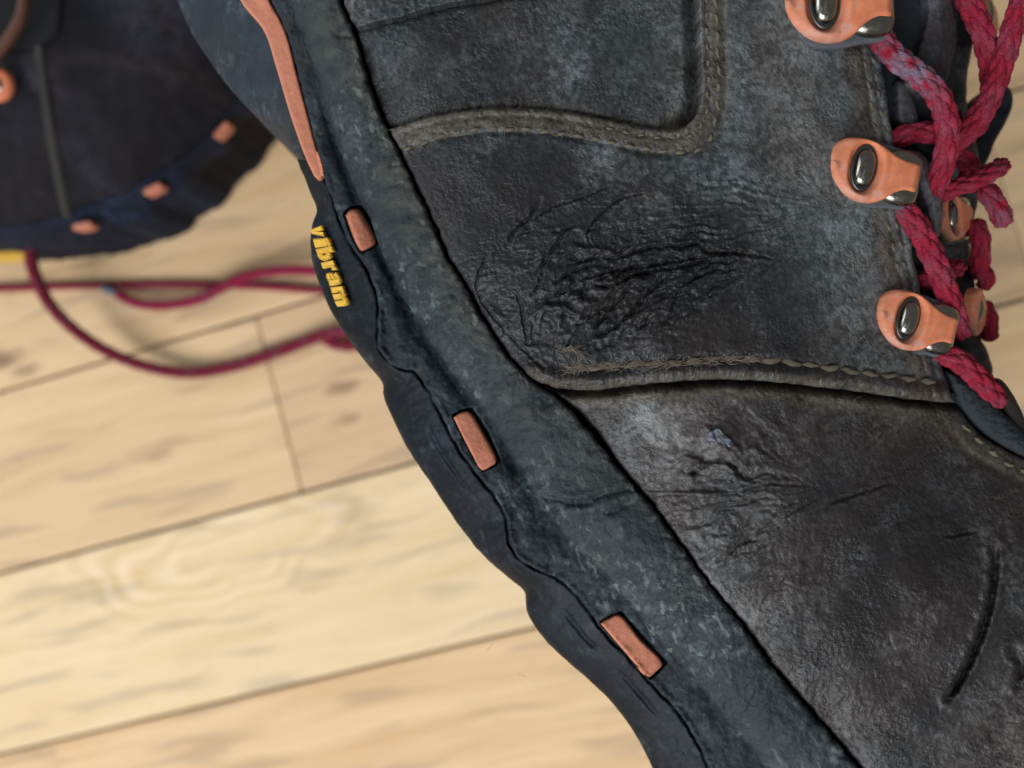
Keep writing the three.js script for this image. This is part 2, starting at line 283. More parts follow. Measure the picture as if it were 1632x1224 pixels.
const leatherMap = texture(TN, TN, (i, j, c) => {
  const x = px(i), y = py(j);
  const w1 = 26 * fbm(x / 70 + 2, y / 70, 2), w2 = 26 * fbm(x / 70 + 31, y / 70 + 8, 2);
  const big = fbm((x + w1) / 120, (y + w2) / 120, 4), mid = fbm((x + w1) / 44 + 7, (y + w2) / 44, 5), fine = fbm(x / 8 + 3, y / 8, 3), hair = noise((x * 0.8 + y * 0.6) / 20, (y * 0.8 - x * 0.6) / 3.2);
  let reg = 0; for (const [cx, cy, r, a] of DUST_AND_SHEEN) { const q = ((x - cx) ** 2 + (y - cy) ** 2) / (r * r); if (q < 5) reg += a * Math.exp(-q); }
  const chipn = fbm((x + w2 * 0.5) / 13 + 21, (y + w1 * 0.5) / 13, 4), stroke = noise((x * 0.66 + y * 0.75) / 17, (x * 0.75 - y * 0.66) / 3.1) * 0.6 + noise((x * 0.9 + y * 0.43) / 9 + 30, (x * 0.43 - y * 0.9) / 2.3) * 0.4;
  const crackle = (1 - smooth(0, 0.10, Math.abs(noise(x / 7.5 + 12, y / 6.5)))) * smooth(0.0, 0.3, reg + 0.2 * big), zone = smooth(-0.3, 0.35, big * 0.8 + reg);
  let dustSheen = 0.285 + 1.42 * reg + 0.25 * big + 0.15 * mid + (0.16 + 0.14 * zone) * stroke + 0.19 * fine + 0.19 * (smooth(-0.04, 0.12, chipn + 0.35 * mid + 0.25 * reg) - 0.4) * (0.25 + zone) - 0.16 * crackle;
  if (flexMask(x, y) > 0.03) { const q = foldAt(x, y); dustSheen += flexMask(x, y) * (0.42 * smooth(0.12, 0.45, q) - 0.10); }
  if (x > 920 && x < 1110 && y > 290 && y < 420) { const q = pale0.sd(x, y); dustSheen += 0.36 * smooth(-3, 8, q) * (0.8 + 0.5 * fine + 0.4 * chipn); }
  dustSheen = clamp(dustSheen, 0, 1.3);
  const cool = clamp(0.55 + 0.9 * fbm((x - w2) / 150 + 60, y / 150, 3) + mix(0.25, -0.28, smooth(480, 700, y + 0.1 * (x - 1000))) + 0.25 * mid);
  const dr = mix(0.0200, 0.0125, cool), dg = mix(0.0162, 0.0140, cool), db = mix(0.0168, 0.0160, cool);
  const lr = mix(0.150, 0.135, cool), lg = mix(0.133, 0.152, cool), lb = mix(0.127, 0.158, cool);
  let t = dustSheen * dustSheen * 0.75 + dustSheen * 0.18, r = mix(dr, lr, t), g = mix(dg, lg, t), b = mix(db, lb, t);
  // dirt worked into the seams: brown-grey
  const e = Math.min(EE.dist(x, y - 10), x > 1060 && y < 210 ? DD.dist(x - 18, y) : DDo.dist(x, y), F.dist(x + 18, y)), s = (1 - smooth(8, 34, e + 14 * mid)) * 0.7;
  if (s > 0) { const q = 0.60 + 0.7 * mid + 0.5 * fine; r = mix(r, 0.100 * q + 0.018, s); g = mix(g, 0.086 * q + 0.015, s); b = mix(b, 0.066 * q + 0.011, s); }
  const grit = smooth(0.0, 0.35, big + reg), sp = smooth(0.43, 0.56, noise(x / 4.2 + 11, y / 4.2) + 0.10 * mid) * (0.35 + 0.65 * grit); r += sp * 0.08; g += sp * 0.085; b += sp * 0.083;
  const sc = smooth(0.46, 0.58, noise((x * 0.86 - y * 0.5) / 30 + 70, (y * 0.86 + x * 0.5) / 4)) * 0.5 * smooth(-0.1, 0.4, big); r += sc * 0.05; g += sc * 0.052; b += sc * 0.052;
  c[0] = r; c[1] = g; c[2] = b;
}, true);
const leatherBump = texture(TN, TN, (i, j, c) => {
  const x = px(i), y = py(j);
  const rough = smooth(-0.25, 0.35, fbm(x / 70 + 9, y / 70, 2)), n = 0.5 + (0.10 + 0.2 * rough) * fbm(x / 6, y / 6 + 40, 3) + 0.07 * noise(x / 2.2, y / 2.2) - 0.22 * smooth(0.42, 0.56, noise(x / 4 + 8, y / 4)) - 0.12 * rough * (1 - smooth(0, 0.08, Math.abs(noise(x / 9 + 3, y / 7)))); 
  c[0] = c[1] = c[2] = n;
}, false);
const rubberMap = texture(TN, TN, (i, j, c) => {
  const x = px(i), y = py(j);
  const a = 0.88, u = (x * 0.5 + y * 0.87), v = (x * 0.87 - y * 0.5);      // along and across the sole
  const w1 = 30 * fbm(x / 80 + 12, y / 80, 2);
  const big = fbm((x + w1) / 130 + 9, y / 130, 3), mid = fbm((x + w1) / 24, y / 24 + 5, 4), fine = fbm(x / 6, y / 6 + 70, 3);
  const scr = smooth(0.22, 0.5, noise(u / 34 + 3, v / 6 + 0.8 * mid)) * smooth(-0.1, 0.4, mid);
  const dA = A.dist(x, y), edge = (1 - smooth(8, 75, dA + 70 * big)) * smooth(1050, 250, y);
  const rough = clamp(0.25 + 0.9 * big + 0.9 * gauss(x, y, 1080, 1000, 120) + 0.7 * gauss(x, y, 850, 850, 90) + 0.5 * gauss(x, y, 640, 470, 70) + 0.6 * smooth(34, 6, dA));
  const st = noise(u / 12 + 8, v / 3) * 0.6 + noise((x + y * 0.3) / 9, (y - x * 0.3) / 3.2 + 4) * 0.4;
  let t = clamp(0.24 + 0.22 * big + (0.10 + 0.26 * rough) * mid + (0.06 + 0.14 * rough) * fine + (0.05 + 0.2 * rough) * st + 0.16 * rough * (smooth(-0.05, 0.1, fbm(x / 12 + 9, y / 12 + 80, 4)) - 0.4));
  t = clamp(1.35 * (t - 0.26) + 0.26); t = t * t * 0.9 + t * 0.2 + 0.10 * scr * (0.3 + rough);
  const blue = clamp(0.58 + 0.8 * fbm(x / 110 + 30, y / 110, 2) - edge * 0.9);
  let r = mix(0.0110, mix(0.080, 0.056, blue), t), g = mix(0.0150, mix(0.086, 0.083, blue), t), b = mix(0.0200, mix(0.074, 0.108, blue), t);
  const e2 = clamp(edge * (0.5 + 0.7 * mid)); if (e2 > 0) { r = mix(r, 0.070, e2 * 0.55); g = mix(g, 0.070, e2 * 0.55); b = mix(b, 0.060, e2 * 0.55); }
  const patch = smooth(0.24, 0.5, fbm((u + w1) / 24 + 5, v / 13, 4) + 0.3 * rough * mid) * rough; r += patch * 0.06; g += patch * 0.068; b += patch * 0.066;
  const sp = smooth(0.50, 0.60, noise(x / 5 + 31, y / 5) + 0.1 * mid) * rough; r += sp * 0.08; g += sp * 0.085; b += sp * 0.088;
  c[0] = r; c[1] = g; c[2] = b;
}, true);
const rubberBump = texture(TN, TN, (i, j, c) => {
  const x = px(i), y = py(j), n = 0.5 + 0.28 * fbm(x / 9 + 2, y / 9, 4) + 0.08 * noise(x / 2.2, y / 2.2) - 0.12 * smooth(0.36, 0.5, noise(x / 5 + 8, y / 5)); c[0] = c[1] = c[2] = n;
}, false);
const phys = (o) => new THREE.MeshPhysicalMaterial({ roughness: 0.8, ...o });
const rgb = (r, g, b) => new THREE.Color().setRGB(r, g, b);
const M = {
  leather: phys({ map: leatherMap, bumpMap: leatherBump, bumpScale: 0.00036, roughness: 0.46, specularIntensity: 0.5 }),
  rand: phys({ map: rubberMap, bumpMap: rubberBump, bumpScale: 0.0003, roughness: 0.6, specularIntensity: 0.4, color: rgb(1.0, 1.0, 0.94) }),
  midsole: phys({ map: rubberMap, bumpMap: rubberBump, bumpScale: 0.0002, roughness: 0.62, specularIntensity: 0.35, color: rgb(0.72, 0.78, 0.80) }),
  outsole: phys({ map: rubberMap, bumpMap: rubberBump, bumpScale: 0.00012, roughness: 0.55, specularIntensity: 0.3, color: rgb(0.28, 0.32, 0.38) }),
  heelCap: phys({ map: rubberMap, bumpMap: rubberBump, bumpScale: 0.0001, roughness: 0.58, specularIntensity: 0.4, color: rgb(1.0, 1.1, 1.2) }),
  dark: phys({ color: rgb(0.012, 0.012, 0.013), roughness: 0.95, specularIntensity: 0.2 }),
  fabric: phys({ color: rgb(0.018, 0.022, 0.026), roughness: 1, specularIntensity: 0.2 }),
  orange: phys({ color: rgb(0.56, 0.165, 0.075), roughness: 0.5, specularIntensity: 0.5 }),
  dustyOrange: phys({ color: rgb(0.50, 0.185, 0.115), roughness: 0.7, specularIntensity: 0.3 }),
  steel: phys({ color: rgb(0.25, 0.235, 0.205), metalness: 1, roughness: 0.26 }),
  thread: phys({ color: rgb(0.098, 0.084, 0.062), roughness: 0.95, specularIntensity: 0.2 }),
  rawThread: phys({ color: rgb(0.165, 0.138, 0.108), roughness: 1, specularIntensity: 0.1 }),
  yellow: phys({ color: rgb(0.58, 0.345, 0.045), roughness: 0.6, specularIntensity: 0.4 }),
  chip: phys({ color: rgb(0.11, 0.12, 0.145), roughness: 0.8 }),
  lace: phys({ vertexColors: true, roughness: 0.85, sheen: 0.15, sheenColor: rgb(0.7, 0.25, 0.35), sheenRoughness: 0.6, specularIntensity: 0.3 }),
};
{ // mottle the dyed plate leather and the steel
  const n = 256, mk = (f) => texture(n, n, f, true);
  M.orange.map = mk((i, j, c) => { const f = 0.92 + 0.22 * fbm(i / 30, j / 30, 4) + 0.05 * noise(i / 2, j / 2); c[0] = f * 0.95; c[1] = f * 0.95; c[2] = f * 0.97; }); M.orange.map.repeat.set(120, 120);
  M.dustyOrange.map = mk((i, j, c) => { const f = 0.85 + 0.4 * fbm(i / 22, j / 22, 4), d = smooth(0.15, 0.5, fbm(i / 34 + 9, j / 34, 3)); c[0] = mix(f, 0.75, d * 0.5); c[1] = mix(f, 0.95, d * 0.5); c[2] = mix(f, 1, d * 0.5); }); M.dustyOrange.map.repeat.set(90, 90);
  const rough = texture(n, n, (i, j, c) => { const f = 0.26 + 0.25 * fbm(i / 24, j / 24, 4) + 0.2 * smooth(0.2, 0.5, noise(i / 9, j / 2)); c[0] = c[1] = c[2] = clamp(f, 0.12, 0.9) / 0.9; }, false); M.steel.roughnessMap = rough; M.steel.roughness = 0.9;
}

// ---------------------------------------------------------------- the boot in the foreground
const boot = new THREE.Group(); boot.name = numbered('hiking_boot'); boot.quaternion.copy(tilt); boot.position.set(0, CAMH - FOCUS, 0).applyQuaternion(tilt); scene.add(boot);
tag(boot, 'worn dusty dark leather hiking boot in the foreground with orange lace plates', 'hiking boot');
const lower = (x, y, d) => upper(x, y);
const qOuter = [[1112, -140], [1385, -140]];
// quarter: the middle leather panel, lapped over the heel and the toe panels
const bandD = new Poly(DD.p);
function quarterH(x, y, d) {
  const dE = EE.dist(x, y), dD = DD.dist(x, y), dF = F.dist(x, y);
  let h = upper(x, y);
  h += 0.75 * Math.exp(-(((dE - 14) / 10) ** 2)) - 0.45 * Math.exp(-(((dE - 33) / 6) ** 2)) * smooth(870, 930, x);
  h += 0.08 * Math.exp(-(((dD - 18) / 16) ** 2)) + 0.10 * fbm(x / 7, y / 7, 3) * smooth(50, 20, dD) - 0.28 * Math.exp(-(((dD - 38) / 5) ** 2)) - 0.22 * Math.exp(-(((dD - 12) / 4) ** 2));
  h -= 0.3 * Math.exp(-(((dF - 12) / 4) ** 2)) + 0.3 * Math.exp(-(((dF - 28) / 4) ** 2));
  if (dE < 28) h -= 0.12 * smooth(0.3, 0.6, Math.abs(noise(x / 16, y / 60)) * 2.2) + 0.06 * noise(x / 3, y / 9);
  return h;
}
const qa = shift(clip(A, 207, 604), 3.5);
const quarterPoly = new Poly([...qa, ...EE.p.slice(2), ...rev(clip(F, -140, 636)), ...rev(DD.p)], true);
const quarter = meshOf('quarter_panel', slab(quarterPoly, quarterH, { step: 1.5, round: 5, depth: 10, uv: planar }), M.leather, boot);
// heel panel: sunk below the quarter
function heelH(x, y, d) { const q = DD.dist(x, y), right = smooth(1050, 1095, x) * smooth(215, 190, y); return upper(x, y) - 1.25 - 0.9 * Math.exp(-q / 16) - right * 2.4 * (1 - smooth(8, 30, q)) - 1.3 * Math.exp(-((G.dist(x, y) / 7) ** 2)); }
const heelPoly = new Poly([...shift(clip(A, 46, 206), 3.5), ...shift(DD.p.slice(1, -1), 0, 0).map(([x, y]) => x > 1085 ? [x + 14, y + 8] : [x, y + 14]), [1126, -140], [840, -140], ...rev(G.p).map(([x, y]) => [x, y - 12])], true);
meshOf('heel_panel', slab(heelPoly, heelH, { step: 2, round: 3, depth: 10, uv: planar }), M.leather, boot);
const strapPoly = new Poly([...G.p.filter((p) => p[0] > 566), [900, -140], [530, -140], ...shift(clip(A, -130, 44), 3.5)], true);
meshOf('ankle_strap', slab(strapPoly, (x, y) => upper(x, y) + 0.1 + 0.15 * fbm(x / 9, y / 9, 2), { step: 2.2, round: 5, depth: 8, uv: planar }), M.leather, boot);
// toe panel: runs under the rolled edge of the quarter
function toeH(x, y, d) {
  const q = EE.dist(x, y), b = (x - 1586) * 0.9;
  const bulge = -1.2 * smooth(-60, -8, -Math.abs(0)) * 0 + 0.9 * gauss(x, y, 1500, 960, 90);
  const flap = 0.5 * gauss(x, y, 1145, 690, 26) - 1.1 * gauss(x, y, 1122, 730, 15);
  return upper(x, y) - 1.0 - 2.6 * Math.exp(-((q / 9) ** 2)) + bulge + flap - 0.3 * Math.exp(-(((F.dist(x, y) - 34) / 6) ** 2));
}
const toePoly = new Poly([...shift(clip(A, 612, 1340), 4), [1800, 1340], [1800, 830], ...rev(F.p.filter((p) => p[1] > 642 && p[0] < 1790)), ...rev(EE.p).map(([x, y]) => [x - 4, y - 16])], true);
meshOf('toe_panel', slab(toePoly, toeH, { step: 2, round: 5, depth: 10, uv: planar }), M.leather, boot);

// rand, midsole, outsole: three strips of rubber running along the boot
const stepB = (y) => mix(0.25, 1.25, smooth(120, 260, y) * (1 - smooth(740, 920, y)));
function randH(x, y, d) {
  const b = B.dist(x, y), a = A.dist(x, y), t = b / (a + b);
  let h = mix(-3.4, 0.35, t ** 0.8) + 0.7 * Math.sin(Math.PI * t) + 0.35 * fbm(x / 60 + 20, y / 60, 3) + 0.14 * fbm(x / 17, y / 17, 4);
  for (const c of RANDCUTS) { if (Math.abs(x - c.cx) > c.ex || Math.abs(y - c.cy) > c.ey) continue; const q = c.P.dist(x, y), e = clamp(Math.min(Math.hypot(x - c.a[0], y - c.a[1]), Math.hypot(x - c.b[0], y - c.b[1])) / 20 + 0.1); h += e * (-c.d * Math.exp(-((q / c.w) ** 2)) + 0.3 * c.d * Math.exp(-(((q - 2.5 * c.w) / (1.5 * c.w)) ** 2))); }
  return h;
}
const RANDSPEC = [
  [4, 0.6, [[818, 792], [850, 790], [890, 797], [930, 803], [955, 797]]], [4, 0.5, [[930, 800], [965, 788], [1010, 778]]], [5, 0.5, [[960, 820], [985, 812], [1012, 796]]],
  [7, 0.7, [[860, 655], [880, 640], [905, 628]]], [4, 0.4, [[985, 1010], [1060, 1050], [1120, 1110], [1180, 1190]]], [4, 0.4, [[872, 830], [888, 812], [930, 800]]], [3, 0.35, [[735, 480], [720, 468], [705, 470]]], [3, 0.3, [[770, 530], [755, 522]]],
];
for (let k = 0; k < 42; k++) { const [x, y, a] = A.at(0.08 + 0.84 * (k + rnd()) / 42), an = a + Math.PI * (0.62 + 0.25 * rnd()), l = mix(8, 34, rnd() ** 1.6), x0 = x + Math.cos(an) * (rnd() < 0.6 ? 3 : 30 * rnd()), y0 = y + Math.sin(an) * 3; RANDSPEC.push([mix(1.6, 3, rnd()), mix(0.15, 0.5, rnd()), [[x0, y0], [x0 + Math.cos(an) * l * 0.5 + 2 * rnd(), y0 + Math.sin(an) * l * 0.5], [x0 + Math.cos(an) * l, y0 + Math.sin(an) * l + 3 * rnd()]]]); }
const RANDCUTS = RANDSPEC.map(([w, d, p]) => { const P = new Poly(spline(p, 4, 2, 8)); return { w, d, P, a: p[0], b: p[p.length - 1], ex: 25 + Math.abs(p[0][0] - p[p.length - 1][0]), ey: 25 + Math.abs(p[0][1] - p[p.length - 1][1]), cx: (p[0][0] + p[p.length - 1][0]) / 2, cy: (p[0][1] + p[p.length - 1][1]) / 2 }; });
const aLeft = A.p.map(([x, y]) => [x - 2.2 - 2.0 * noise(x / 30, y / 30) - 6 * gauss(x, y, 930, 680, 90), y]);
meshOf('rubber_rand', slab(new Poly([...B.p, ...rev(aLeft)], true), randH, { step: 2.2, round: 8, depth: 9, uv: planar }), M.rand, boot);
const INLAYS = [
  { p: [[549, 343], [558, 334], [570, 333], [586, 355], [599, 387], [588, 396], [574, 401], [560, 375]], r: 9, up: 0.6 },
  { p: [[722, 665], [733, 658], [747, 656], [770, 690], [791, 736], [781, 744], [768, 749], [744, 710]], r: 5, up: 0.55 },
  { p: [[957, 994], [972, 985], [986, 980], [1020, 1018], [1056, 1058], [1046, 1070], [1034, 1080], [995, 1038]], r: 5, up: 0.7 },
].map((o) => ({ ...o, P: new Poly(o.p, true), c: [o.p.reduce((s, q) => s + q[0], 0) / 8, o.p.reduce((s, q) => s + q[1], 0) / 8] }));
function midBase(x, y) {
  const c = C.dist(x, y), b = B.dist(x, y), t = c / (c + b), sB = stepB(y);
  return -5.0 + (0.4 + 0.7 * noise(x / 22, y / 22) + 0.3 * noise(x / 7, y / 7)) * Math.exp(-(((c - 3) / 6) ** 2)) + mix(0, 1.5 - sB, t) + (0.6 * Math.sin(Math.PI * Math.min(1, t * 1.25)) - 0.55 * Math.exp(-(((1 - t) / 0.22) ** 2))) * mix(0.15, 1, sB / 1.25) + 0.4 * fbm(x / 50 + 70, y / 50, 3) + 0.15 * fbm(x / 17 + 9, y / 17, 4);
}
function midH(x, y) { let h = midBase(x, y); for (const o of INLAYS) { if (Math.hypot(x - o.c[0], y - o.c[1]) > 90) continue; h -= 2.4 * smooth(-5, -1.5, o.P.sd(x - 3.5, y + 2.5)); } return h; }
meshOf('midsole', slab(new Poly([...C.p, ...rev(B.p).map(([x, y]) => [x + 12, y - 6])], true), midH, { step: 1.8, round: 3, depth: 9, uv: planar }), M.midsole, boot);
for (const o of INLAYS) meshOf('orange_inlay', slab(new Poly(spline([...o.p, o.p[0]], 2), true), (x, y) => midBase(o.c[0], o.c[1]) * 0.5 + midBase(x, y) * 0.5 - 0.2 - 0.018 * ((x - o.c[0]) * 0.87 - (y - o.c[1]) * 0.5) + 0.05 * fbm(x / 8, y / 8, 2), { step: 1.2, round: o.r, depth: 3, uv: planar }), M.dustyOrange, boot);
function outH(x, y) {
  const s = S.dist(x, y), c = C.dist(x, y), t = s / (s + c), heel = smooth(330, 60, y);
  const low = mix(-11.5, -24, heel);
  return -(0.8 + 1.2 * noise(x / 26, y / 26)) * Math.exp(-((c / 2.4) ** 2)) + mix(low, -5.9, heel > 0.3 ? Math.sin(t * Math.PI / 2) : t ** 0.8) + 0.5 * Math.sin(Math.PI * t) + 0.3 * fbm(x / 45 + 40, y / 45, 3) + 0.05 * fbm(x / 15, y / 15, 4) - 0.5 * Math.exp(-(((t - 0.62) / 0.05) ** 2)) * smooth(560, 640, y) * smooth(0, 0.3, noise(x / 90, y / 90) + 0.2);
}
const outPoly = new Poly([...clip(S, 249, 1340), ...rev(clip(C, 272, 1340)).map(([x, y]) => [x + 16, y - 8])], true);
meshOf('outsole', slab(outPoly, outH, { step: 2.2, round: 7, depth: 48, uv: planar }), M.outsole, boot);
const capPoly = new Poly([...clip(S, -140, 246), ...rev(clip(C, -140, 270)).map(([x, y]) => [x + 16, y - 8])], true);
meshOf('heel_cap', slab(capPoly, outH, { step: 2.2, round: 6, depth: 40, uv: planar }), M.heelCap, boot);
const stripPolyR = new Poly([...C.p, [900, 1340], [900, -140]], true);
const stripPoly = new Poly([...spline([[350, -90], [383, 0], [421, 50], [441, 110], [465, 190], [489, 256], [501, 281]], 5), ...spline([[501, 281], [508, 286], [515, 281], [515, 268], [505, 238], [487, 170], [471, 110], [455, 50], [430, 0], [395, -90]], 4)], true);
meshOf('orange_strip', slab(stripPoly, (x, y) => Math.max(-5.6 - 0.012 * Math.max(0, 470 - x), stripPolyR.sd(x, y) > 0 ? midBase(x, y) : -99, outH(x, y)) + 0.35 + 0.1 * fbm(x / 14, y / 14, 3), { step: 1.6, round: 4, depth: 3, uv: planar }), M.dustyOrange, boot);
// the inner body that the panels are pulled over
{
  const p = [...shift(clip(A, -130, 1330), -28), [1780, 1330], [1790, 850], ...rev(F.p.filter((q) => q[0] < 1780)).map(([x, y]) => [x - 26, y + 14])];
  meshOf('inner_boot', slab(new Poly(p, true), () => -9, { step: 12, depth: 58, uv: planar }), M.dark, boot);
}
// raised lettering on the edge of the sole
{
  const font = await new FontLoader().loadAsync('fonts/droid/droid_sans_bold.typeface.json');
  const path = new Poly(spline([[507, 356], [518, 396], [532, 432], [551, 486]], 4)), word = 'vibram', wd = [0.15, 0.12, 0.17, 0.13, 0.17, 0.26];
  const letters = new THREE.Group(); letters.name = 'raised_lettering'; boot.add(letters);
  let t = 0;
  for (let k = 0; k < 6; k++) {
    const g = new TextGeometry(word[k], { font, size: 1, depth: 0.3, curveSegments: 6, bevelEnabled: true, bevelThickness: 0.12, bevelSize: 0.085, bevelSegments: 3 });
    g.computeBoundingBox(); const bb = g.boundingBox, W = bb.max.x - bb.min.x;
    g.translate(-bb.min.x - W / 2, 0, 0);
    const [x, y, ang] = path.at((t + wd[k] / 2)), len = wd[k] * path.length * 0.97 * 1e-4; t += wd[k];
    g.applyMatrix4(new THREE.Matrix4().set(len / W, 0.0006, 0, 0, 0, 0.0025, 0, 0, 0, 0, 0.0018, 0, 0, 0, 0, 1));
    { const p = g.attributes.position; for (let i = 0; i < p.count; i++) { const a = p.getX(i) * 5200 + k * 9, b = p.getY(i) * 5200; p.setXYZ(i, p.getX(i) + 0.00013 * noise(a, b), p.getY(i) + 0.00012 * noise(a + 40, b), p.getZ(i) + 0.0003 * noise(a + 80, b)); } g.computeVertexNormals(); }
    const m = meshOf('letter', g, M.yellow, letters), hh = outH(x + 8, y) - 0.15;
    // reading direction runs down the edge, letter tops towards the upper
    const X = new THREE.Vector3(Math.cos(ang), 0, Math.sin(ang)), Z = new THREE.Vector3(-0.30, 0.95, 0.12).normalize(), Y = new THREE.Vector3().crossVectors(Z, X).normalize();
    m.matrixAutoUpdate = true; m.quaternion.setFromRotationMatrix(new THREE.Matrix4().makeBasis(X, Y, new THREE.Vector3().crossVectors(X, Y))); m.position.copy(L(x - 9, y + 4, hh));
  }
}
// stitches
{
  const base = () => { const g = new THREE.SphereGeometry(1, 16, 12); g.rotateZ(Math.PI / 2); const p = g.attributes.position, ph = rnd() * 6; for (let i = 0; i < p.count; i++) { const x = p.getX(i), y = p.getY(i), z = p.getZ(i), th = Math.atan2(z, y), k = 1 + 0.16 * Math.sin(2 * th + x * 4.5 + ph) + 0.1 * (rnd() - 0.5), w = (1 - x * x * 0.25); p.setXYZ(i, x * 0.00150, y * k * w * 0.00036 - 0.00030 * x * x, z * k * w * 0.00046 + 0.00010 * Math.sin(x * 2.5 + ph)); } g.computeVertexNormals(); return g; };
  const G3 = [base(), base(), base()];
  const row = (pts, pitch, hf, parent, turn = 0.12, sc = 1, m = M.thread) => {
    const P = new Poly(spline(pts, 3)), n = Math.floor(P.length / pitch);
    for (let k = 0; k < n; k++) {
      const [x, y, a] = P.at((k + 0.5) / n), o = meshOf('stitch', G3[k % 3], m, parent), j = (rnd() - 0.5) * 2;
      o.position.copy(L(x + j, y + j, hf(x, y) + 0.14)); o.rotation.y = -a + turn + 0.06 + (rnd() - 0.5) * 0.35; o.scale.set(sc * pitch / 30, 0.8, sc * (0.75 + 0.4 * rnd()));
    }
  };
  row([[935, 588], [990, 583], [1050, 579], [1110, 576], [1150, 571], [1200, 573], [1250, 577], [1320, 588], [1400, 598], [1490, 611]], 31, quarterH, quarter, 0.14, 1.15);
  row([[640, 242], [700, 218], [760, 207], [830, 206], [900, 213], [980, 228], [1060, 241], [1108, 240], [1134, 215], [1145, 140], [1143, 60], [1139, -40]], 27, quarterH, quarter, 0.18, 0.68);
  row([[960, 203], [1020, 215], [1075, 219], [1108, 212], [1124, 185], [1129, 130], [1127, 60], [1124, -40]], 25, quarterH, quarter, 0.15, 0.5);
  row([[1376, 85], [1383, 130], [1392, 190], [1397, 218]], 27, quarterH, quarter, 0.2, 0.6); row([[1388, 80], [1397, 130], [1406, 190], [1410, 222]], 27, quarterH, quarter, 0.2, 0.6);
  row([[1412, 345], [1422, 390], [1432, 440]], 28, quarterH, quarter, 0.2, 0.6); row([[1424, 340], [1436, 395], [1444, 440]], 28, quarterH, quarter, 0.2, 0.6);
  row([[1530, 672], [1560, 702], [1600, 735], [1640, 756], [1700, 788]], 26, toeH, boot.getObjectByName('toe_panel'), 0.2, 0.8);
  // frayed thread, combed out along the seam, and the loose tuft at its end
  const hairs = [];
  const hair = (x, y, h, a, len, curl, r = 0.00005) => { const pts = []; let X = x, Y = y, H = h, A2 = a; for (let i = 0; i < 6; i++) { pts.push(L(X, Y, H)); X += Math.cos(A2) * len / 5; Y += Math.sin(A2) * len / 5; H += (rnd() - 0.42) * 0.35; A2 += curl + (rnd() - 0.5) * 0.5; } hairs.push(new THREE.TubeGeometry(new THREE.CatmullRomCurve3(pts), 8, r, 4)); };
  for (let k = 0; k < 210; k++) { const t = rnd(), x = mix(905, 1195, t), y = 587 - 14 * t + (rnd() - 0.5) * (t < 0.25 ? 16 : 11); hair(x, y, quarterH(x, y) + 0.0 + rnd() * 0.22, -0.1 + (rnd() - 0.5) * 0.7 + (rnd() < 0.5 ? Math.PI : 0), 12 + rnd() * 16, (rnd() - 0.5) * 0.7, 0.000025 + rnd() * 0.00003); }
  for (let k = 0; k < 90; k++) { const a = mix(-2.6, 1.5, rnd()), R = 17 + 6 * (rnd() - 0.5), x = 908 + R * Math.cos(a), y = 572 + R * Math.sin(a) * 0.95; hair(x, y, quarterH(x, y) + 0.1 + rnd() * 0.8, a + Math.PI / 2 + (rnd() - 0.5) * 0.8, 12 + rnd() * 14, 0.22 + (rnd() - 0.5) * 0.5, 0.00002 + rnd() * 0.000025); }
  for (let k = 0; k < 70; k++) { const t = rnd(), x = mix(640, 1000, t), y = 226 - 60 * t + 50 * t * t + (rnd() - 0.5) * 26; hair(x, y, quarterH(x, y) + 0.05 + rnd() * 0.2, rnd() * 6.28, 4 + rnd() * 6, (rnd() - 0.5) * 0.9, 0.00002 + rnd() * 0.00002); }
  for (let k = 0; k < 10; k++) { const x = mix(700, 1500, rnd()), y = mix(300, 1150, rnd()); hair(x, y, 3.5, rnd() * 6.28, 15, (rnd() - 0.5) * 0.6, 0.00002); }
  const f = meshOf('frayed_thread', mergeGeometries(hairs), M.rawThread, quarter); f.userData.kind = 'stuff';
  // a torn chip of the leather's finish standing up on the toe
  const chip = slab(new Poly(spline([[1130, 690], [1146, 684], [1152, 690], [1169, 708], [1160, 713], [1146, 704], [1130, 702], [1130, 690]], 3, 2, 6), true), (x, y) => toeH(x, y) + 0.35 + 0.35 * fbm(x / 8, y / 8, 2) + (1168 - x) * 0.006, { step: 1.2, depth: 0.5, uv: planar });
  meshOf('torn_flake', chip, M.chip, boot.getObjectByName('toe_panel'));
}
